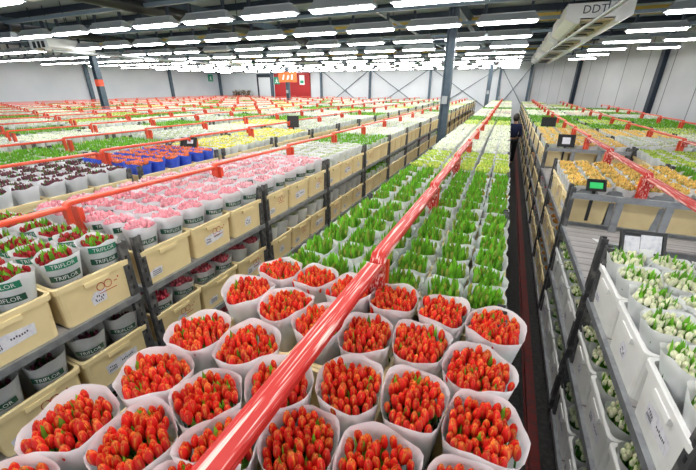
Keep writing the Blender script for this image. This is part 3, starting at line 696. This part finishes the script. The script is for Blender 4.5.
REFL, DIFF, HANG = lamp_parts()
lamp_rows = [-1.5, 1.0, 3.6] + [6.1 + 2.45 * i for i in range(10)]
for i, Y in enumerate(lamp_rows):
    Z = CAMZ + 1.17
    xr = 1.3 + (30 - Y) * .351 - .9
    tag(ob('light_trunking', boxmesh('light_trunking', (0, 0, 0), (min(xr, 9.0) + 26.4, .09, .07), M['trunk']), None, ((min(xr, 9.0) - 26.4) / 2, Y, Z + .37)), 'grey blue trunking carrying the %s line of lamps' % ORD[i], 'trunking')
    xs = [x for x in [-.3 - 1.44 * q + .4 * (i % 2) * (q > 0) for q in range(17, -1, -1)] + [2.78 + 1.44 * q for q in range(5)] if x < min(xr, 9) - .6]
    for n, x in enumerate(xs):
        vis = seen((x, Y, Z), .6)
        if vis or (i < 4 and -9 < x < 6 and Y < 4) :
            off = (i == 2 and -6.3 < x < -4.9) or rnd.random() < .045
            if True:
                t = thing('fluorescent_lamp', '%s fluorescent trough lamp, %s from the long white wall in the %s lamp line' % ('unlit' if off else 'lit', ORD[n], ORD[i]), 'lamp', (x, Y, Z), 0, 'ceiling lamps')
                ob('reflector', REFL, t); ob('diffuser', DIFF[1 if off else 0], t); ob('hanger', HANG, t, (-.42, 0, 0)); ob('hanger', HANG, t, (.42, 0, 0))
# ------------------------------------------------------------------ coolers under the roof
def cooler(x0, x1, y, ln, z0, z1, label, letters=False, windows=False):
    w = x1 - x0; t = thing('unit_cooler', label, 'cooler', ((x0 + x1) / 2, y, z0), 0); mb = MB(); h = z1 - z0; s = w * .24
    for sg in (-1, 1):
        xo, xi = sg * w / 2, sg * (w / 2 - s)
        prof = [(xo, .10), (xo, h), (xi, h), (xi, 0), (xi + sg * s * .3, 0)]
        if sg < 0: prof = prof[::-1]
        mb.rings([[(px, 0, pz) for px, pz in prof], [(px, ln, pz) for px, pz in prof]], 0, False, True, True)
    mb.box((0, ln / 2, h - .01), (w, ln, .02)); mb.box((0, .015, h * .62), (w - 2 * s, .03, h * .76)); mb.box((0, ln - .015, h * .62), (w - 2 * s, .03, h * .76))
    ob('casing', mb.mesh('casing', [M['cooler']]), t)
    ob('drip_tray', boxmesh('drip_tray', (0, ln / 2, .06), (w - 2 * s - .01, ln - .07, .02), M['tray']), t)
    for k in range(3):
        fb = MB(); fb.tube([(0, ln * (.2 + .3 * k), .02), (0, ln * (.2 + .3 * k), .05)], s * .75, 20, 0); ob('fan', fb.mesh('fan', [M['black']]), t)
    if letters:
        tm = text_mesh('DDT', .21); q = MB(); q.add([(v.co.x - .08, -.006, h * .62 + v.co.y) for v in tm.vertices], [tuple(p.vertices) for p in tm.polygons]); ob('lettering', q.mesh('lettering', [M['navy_steel']]), t)
    if windows:
        for xx, ww in ((-.22, .14), (.02, .12), (.24, .14)): ob('fan_opening', boxmesh('fan_opening', (w * xx * 1.05, -.006, h * .48), (w * ww, .02, h * .5), M['black']), t)
    rb = MB()
    for xx in (-w * .4, w * .4):
        for yy in (.2, ln - .2): rb.box((xx, yy, h + (RH - z1) / 2), (.02, .02, RH - z1 - .002))
    ob('hanger_rod', rb.mesh('hanger_rod', [M['navy_steel']]), t)
for i, Y in enumerate((9.6, 13.8, 18.0, 22.2)):
    cooler(.80, 1.98, Y, 3.1, CAMZ + 1.2, CAMZ + 1.58, 'white ceiling cooler above the aisle side row, %s in its line%s' % (ORD[i], ' with black letters' if i == 0 else ''), i == 0)
for i, (x, Y) in enumerate(((-14.2, 7.6), (-14.6, 16.0))):
    cooler(x - .5, x + .5, Y, 1.5, CAMZ + 1.05, CAMZ + 1.42, 'white ceiling cooler with dark fan openings, %s from the camera towards the white wall' % ORD[i], False, True)
def pipe(name, pts, r, m, label, cat):
    mb = MB(); mb.tube(pts, r, 12); o = tag(ob(name, mb.mesh(name, [m])), label, cat); a, b = Vector(pts[0]), Vector(pts[-1]); n = max(2, int((b - a).length / 4))
    for k in range(n):
        p = a.lerp(b, (k + .3) / n); ob('hanger_rod', boxmesh('hanger_rod', (p.x, p.y, (p.z + r * .6 + RH) / 2 - .001), (.016, .016, RH - p.z - r * .6), M['navy_steel']), o)
    return o
pipe('steel_pipe', [(1.30, 6.6, CAMZ + 1.13), (1.02, 15, CAMZ + 1.13), (.85, 24, CAMZ + 1.13)], .035, M['reflector'], 'thin grey pipe running under the white ceiling coolers', 'pipe')
pipe('black_duct', [(-7.4, 2, CAMZ + 1.52), (-7.4, 13, CAMZ + 1.52)], .13, M['black'], 'thick black duct along the roof above the pale tulip rows', 'duct')
pipe('black_duct', [(-12.6, 2, CAMZ + 1.45), (-12.6, 15, CAMZ + 1.45)], .10, M['black'], 'black duct beside the coolers that have dark fan openings', 'duct')
pipe('steel_pipe', [(-13.55, 7.6, CAMZ + 1.02), (-13.9, 17, CAMZ + 1.02)], .045, M['reflector'], 'grey pipe linking the two coolers with dark fan openings', 'pipe')
pipe('steel_pipe', [(-3.2, 5, CAMZ + 1.6), (-3.2, 29.6, CAMZ + 1.6)], .03, M['reflector'], 'thin grey pipe high above the pink tulip row', 'pipe')
# ------------------------------------------------------------------ doors and signs on the far wall
d = struct('door_1', boxmesh('door_1', (0, 0, 1.82), (3.6, .10, 3.64), M['door_red']), (-18.7, 29.93, 0)); d['label'] = 'wide red door'
ob('door_frame', (lambda mb: (mb.box((-1.85, -.02, 1.85), (.12, .14, 3.7)), mb.box((1.85, -.02, 1.85), (.12, .14, 3.7)), mb.box((0, -.02, 3.68), (3.82, .14, .12)), mb.mesh('door_frame', [M['door_red']]))[-1])(MB()), d)
d = struct('door_2', boxmesh('door_2', (0, 0, 1.7), (1.4, .08, 3.4), M['wall']), (-21.75, 29.93, 0)); d['label'] = 'pale door beside the red door'
ob('door_frame', (lambda mb: (mb.box((-.78, -.02, 1.75), (.14, .14, 3.5)), mb.box((.72, -.02, 1.75), (.1, .14, 3.5)), mb.box((0, -.02, 3.55), (1.7, .14, .3)), mb.mesh('door_frame', [M['navy_steel']]))[-1])(MB()), d)
def sign(name, w, h, c, m, label, rz=0, marks=()):
    t = thing(name, label, 'sign', c, rz); ob('board', boxmesh('board', (0, 0, 0), (w, .04, h), m), t)
    for mm, pts in marks:
        q = MB(); q.add([(x * w, -.024, z * h) for x, z in pts], [tuple(range(len(pts)))]); ob('marking', q.mesh('marking', [M[mm]]), t)
    return t
t = sign('hanging_sign', 1.42, .64, (-13.95, 21.80, CAMZ + .56), M['orange_sign'], 'orange sign on the pillar before the red door', 0,
     [('white_print', [(-.30, -.25), (-.22, -.25), (-.16, .22), (-.24, .22)]), ('white_print', [(-.05, -.25), (.03, -.25), (.10, .05), (.02, .22)]), ('white_print', [(.18, -.25), (.28, -.25), (.30, .22), (.22, .22)])])
ob('bracket', boxmesh('bracket', (0, .05, 0), (.10, .08, .3), M['navy_steel']), t)
run = [('white_print', [(-.10, .22), (.02, .30), (.12, .22), (.02, .12)]), ('white_print', [(-.22, .10), (.10, .12), (.16, -.05), (-.05, -.10)]), ('white_print', [(-.05, -.08), (.05, -.08), (.28, -.36), (.16, -.36)]), ('white_print', [(-.06, -.06), (-.30, -.30), (-.22, -.36), (.02, -.14)])]
sign('exit_sign', .62, .62, (-27.16, 28.6, CAMZ + .72), M['sign_green'], 'green emergency exit sign on the long white wall', PI / 2, run)
sign('exit_sign', .62, .62, (-20.3, 29.82, CAMZ + .46), M['sign_green'], 'green exit sign at the edge of the red door', 0, run)
sign('notice_sign', .5, .8, (-17.6, 29.85, CAMZ + .5), M['white_print'], 'small white and green notice on the red door', 0, [('sign_green', [(-.35, -.35), (.35, -.35), (.35, -.05), (-.35, -.05)])])
for i, (x, y) in enumerate(((-24.6, 29.2), (-23.5, 29.3))):
    t = thing('dried_plant', 'brown dried plant standing by the far wall, %s from the pale door' % ORD[1 - i], 'plant', (x, y, 0)); pb = MB(); pb.rings([[(q * math.cos(2 * PI * k / 16), q * math.sin(2 * PI * k / 16), z) for k in range(16)] for q, z in ((.16, 0), (.24, .45), (.26, .5), (.22, .5), (.2, .4))], 0, True, True, True)
    ob('pot', pb.mesh('pot', [M['rubber']]), t); fb = MB(); r = random.Random(i)
    for k in range(6): fb.tube([(0, 0, .38), (r.uniform(-.1, .1), r.uniform(-.1, .1), 1.2), (r.uniform(-.35, .35), r.uniform(-.3, .3), 2.0)], .018, 5, 0)
    for k in range(160): blade(fb, (r.gauss(0, .26), r.gauss(0, .2), r.uniform(1.5, 2.15)), r.uniform(0, 6.28), r.uniform(.12, .3), .05, r.uniform(.2, .9), 0)
    ob('foliage', fb.mesh('foliage', [M['brown']]), t)

# ------------------------------------------------------------------ card holders and papers on the trolleys
def holder(x, y, z, rz, tilt, label, card, w=.20, h=.13, arm=.30):
    t = thing('card_holder', label, 'card holder', (x, y, z), rz); q = Euler((tilt, 0, 0)).to_matrix(); mb = MB()
    for sx in (-1, 1): mb.box(q @ Vector((sx * w / 2, 0, 0)), (.018, .022, h + .018), 0, q)
    for sz in (-1, 1): mb.box(q @ Vector((0, 0, sz * h / 2)), (w, .022, .018), 0, q)
    mb.box(q @ Vector((0, .008, 0)), (w, .004, h), 0, q); ob('frame', mb.mesh('frame', [M['black']]), t)
    ab = MB(); ab.box((0, .02, -arm / 2), (.03, .012, arm), 0); ob('stem', ab.mesh('stem', [M['black']]), t)
    for k, (cx, cz, cw, ch, m) in enumerate(card):
        ob('card', boxmesh('card', q @ Vector((cx * w, -.004 - .002 * k, cz * h)), (cw * w, .002, ch * h), M[m], q), t)
holder(.905, 2.52, CAMZ - .93, .10, -.45, 'black card holder with two white papers beside the creamy white tulips', ((-.26, .08, .38, .56, 'paper'), (.19, .14, .5, .58, 'paper'), (.10, -.24, .34, .42, 'white_print')), .22, .19, .36)
holder(.92, 4.03, CAMZ - .90, .05, -.6, 'black card holder with a bright green card before the orange tulips', ((.0, -.05, .75, .62, 'greencard'),), .15, .10, .38)
holder(1.0, 7.04, CAMZ - .86, 0, -.4, 'black card holder with a white slip, beside a trolley of orange tulips', ((0, 0, .5, .6, 'paper'),), .24, .19, .42)
holder(.96, 10.02, CAMZ - .80, 0, -.3, 'plain black card holder at the start of the green tulips across the aisle', (), .30, .2, .48)
holder(-4.65, 7.38, CAMZ - .78, .3, -.1, 'large square black card holder on the blue sleeve row', (), .26, .24, .48)
holder(-4.75, 4.30, CAMZ - .86, .3, -.5, 'black card holder beside the blue sleeved tulips', ((.1, .1, .4, .4, 'paper'),), .26, .16, .40)
q = MB(); pts = [(-.012, -.09), (.012, -.09), (.012, .0), (.05, .0), (0, .085), (-.05, .0), (-.012, .0)]
q.rings([[(x, y, z) for x, y in pts] for z in (0, .002)], 0, False, True, True)
o = tag(ob('paper_arrow', q.mesh('paper_arrow', [M['white_print']]), None, (.99, 3.62, D1 + .001)), 'white paper arrow lying on bare grey deck boards', 'paper'); o.rotation_euler = (0, 0, .9)

# ------------------------------------------------------------------ the person in the aisle
def skin_mesh(name, chains, m, sub=2):
    """chains: lists of (point, radius); chains start at an existing point to branch"""
    bm = bmesh.new(); lay = bm.verts.layers.skin.verify(); seen_ = {}
    def vert(p, r):
        key = tuple(round(c, 4) for c in p)
        if key not in seen_: v = bm.verts.new(p); v[lay].radius = (r, r); seen_[key] = v
        return seen_[key]
    for ch in chains:
        vs = [vert(p, r) for p, r in ch]
        for a, b in zip(vs, vs[1:]): bm.edges.new((a, b))
    bm.verts.ensure_lookup_table(); bm.verts[0][lay].use_root = True
    me = bpy.data.meshes.new(name); bm.to_mesh(me); bm.free(); o = bpy.data.objects.new(name, me); COL.objects.link(o)
    o.modifiers.new('skin', 'SKIN').use_smooth_shade = True; s = o.modifiers.new('sub', 'SUBSURF'); s.levels = sub; s.render_levels = sub
    dg = bpy.context.evaluated_depsgraph_get(); out = bpy.data.meshes.new_from_object(o.evaluated_get(dg)); bpy.data.objects.remove(o)
    out.materials.clear(); out.materials.append(m)
    for p in out.polygons: p.use_smooth = True
    return out
P0 = (0, 0, .93)
torso = [(P0, .095), ((0, 0, 1.10), .100), ((0, .01, 1.30), .125), ((0, .01, 1.42), .10)]
legs = lambda k: [[(P0, .095), ((s * .095, 0, .84), .075 * k), ((s * .10, .02 * s, .48), .058 * k), ((s * .10, -.02 + .09 * s, .09), .042 * k)] for s in (-1, 1)]
arms = lambda k: [[((0, .01, 1.30), .125), ((s * .17, .0, 1.37), .060 * k), ((s * .225, -.02, 1.10), .046 * k), ((s * .19, .17, .97), .036 * k)] for s in (-1, 1)]
t = thing('person', 'person in navy jacket and dark trousers walking down the aisle', 'person', (.32, 14.0, 0), .05)
bodych = [torso + [((0, .0, 1.49), .055), ((0, .01, 1.56), .075), ((0, .015, 1.64), .092), ((0, .01, 1.71), .06)]] + legs(1) + arms(1)
for s in (-1, 1):
    bodych.append([((s * .10, -.02 + .09 * s, .09), .042), ((s * .10, .10 + .09 * s, .04), .035)])
    hx = (s * .19, .17, .97); bodych.append([(hx, .036), ((s * .18, .22, .945), .030)])
    for k in range(4): bodych.append([((s * .18, .22, .945), .030), ((s * (.155 + .017 * k), .26, .925), .009), ((s * (.155 + .017 * k), .285 - .006 * abs(k - 1.5), .895), .008)])
    bodych.append([((s * .18, .22, .945), .030), ((s * .145, .225, .95), .010), ((s * .135, .25, .935), .008)])
ob('body', skin_mesh('body', bodych, M['skin']), t)
ob('jacket', skin_mesh('jacket', [[(P0, .150), ((0, 0, 1.10), .148), ((0, .01, 1.30), .168), ((0, .01, 1.43), .105)]] + [[((0, .01, 1.30), .168), ((s * .18, .0, 1.375), .082), ((s * .23, -.02, 1.10), .066), ((s * .195, .155, .98), .054)] for s in (-1, 1)], M['navy']), t)
ob('trousers', skin_mesh('trousers', [[(P0, .140), ((s * .097, 0, .84), .108), ((s * .10, .02 * s, .48), .080), ((s * .10, -.02 + .09 * s, .10), .062)] for s in (-1, 1)], M['dark_cloth']), t)
hb = MB(); hb.rings([[(q * math.cos(2 * PI * k / 16), .005 + q * 1.1 * math.sin(2 * PI * k / 16) - (.012 if z < 1.66 else 0), z) for k in range(16)] for q, z in ((.060, 1.52), (.088, 1.56), (.102, 1.63), (.100, 1.69), (.080, 1.745), (.045, 1.775), (.01, 1.782))], 0, True, False, True)
ob('hair', hb.mesh('hair', [M['hair']]), t)
fb = MB()
for sx in (-1, 1): egg(fb, (sx * .032, .094, 1.635), .011, .018, 0, 8)
ob('eyes', fb.mesh('eyes', [M['white_print']]), t)
nb = MB(); nb.rings([[(.018 * w * math.cos(2 * PI * k / 8), .095 + .028 * w * max(0, math.sin(2 * PI * k / 8)), z) for k in range(8)] for w, z in ((.5, 1.64), (1, 1.60), (.7, 1.585))], 0, True, True, True); ob('nose', nb.mesh('nose', [M['skin']]), t)

# ------------------------------------------------------------------ light and exposure
w = bpy.data.worlds.new('world'); SC.world = w; w.use_nodes = True
w.node_tree.nodes['Background'].inputs['Color'].default_value = (.86, .93, 1.0, 1); w.node_tree.nodes['Background'].inputs['Strength'].default_value = 0.8
vs = SC.view_settings; vs.view_transform = 'Standard'; vs.look = 'None'; vs.exposure = 0.45; vs.gamma = 1; vs.use_curve_mapping = False
SC.cycles.max_bounces = 6; SC.cycles.diffuse_bounces = 4; SC.cycles.transparent_max_bounces = 6; SC.cycles.use_denoising = True
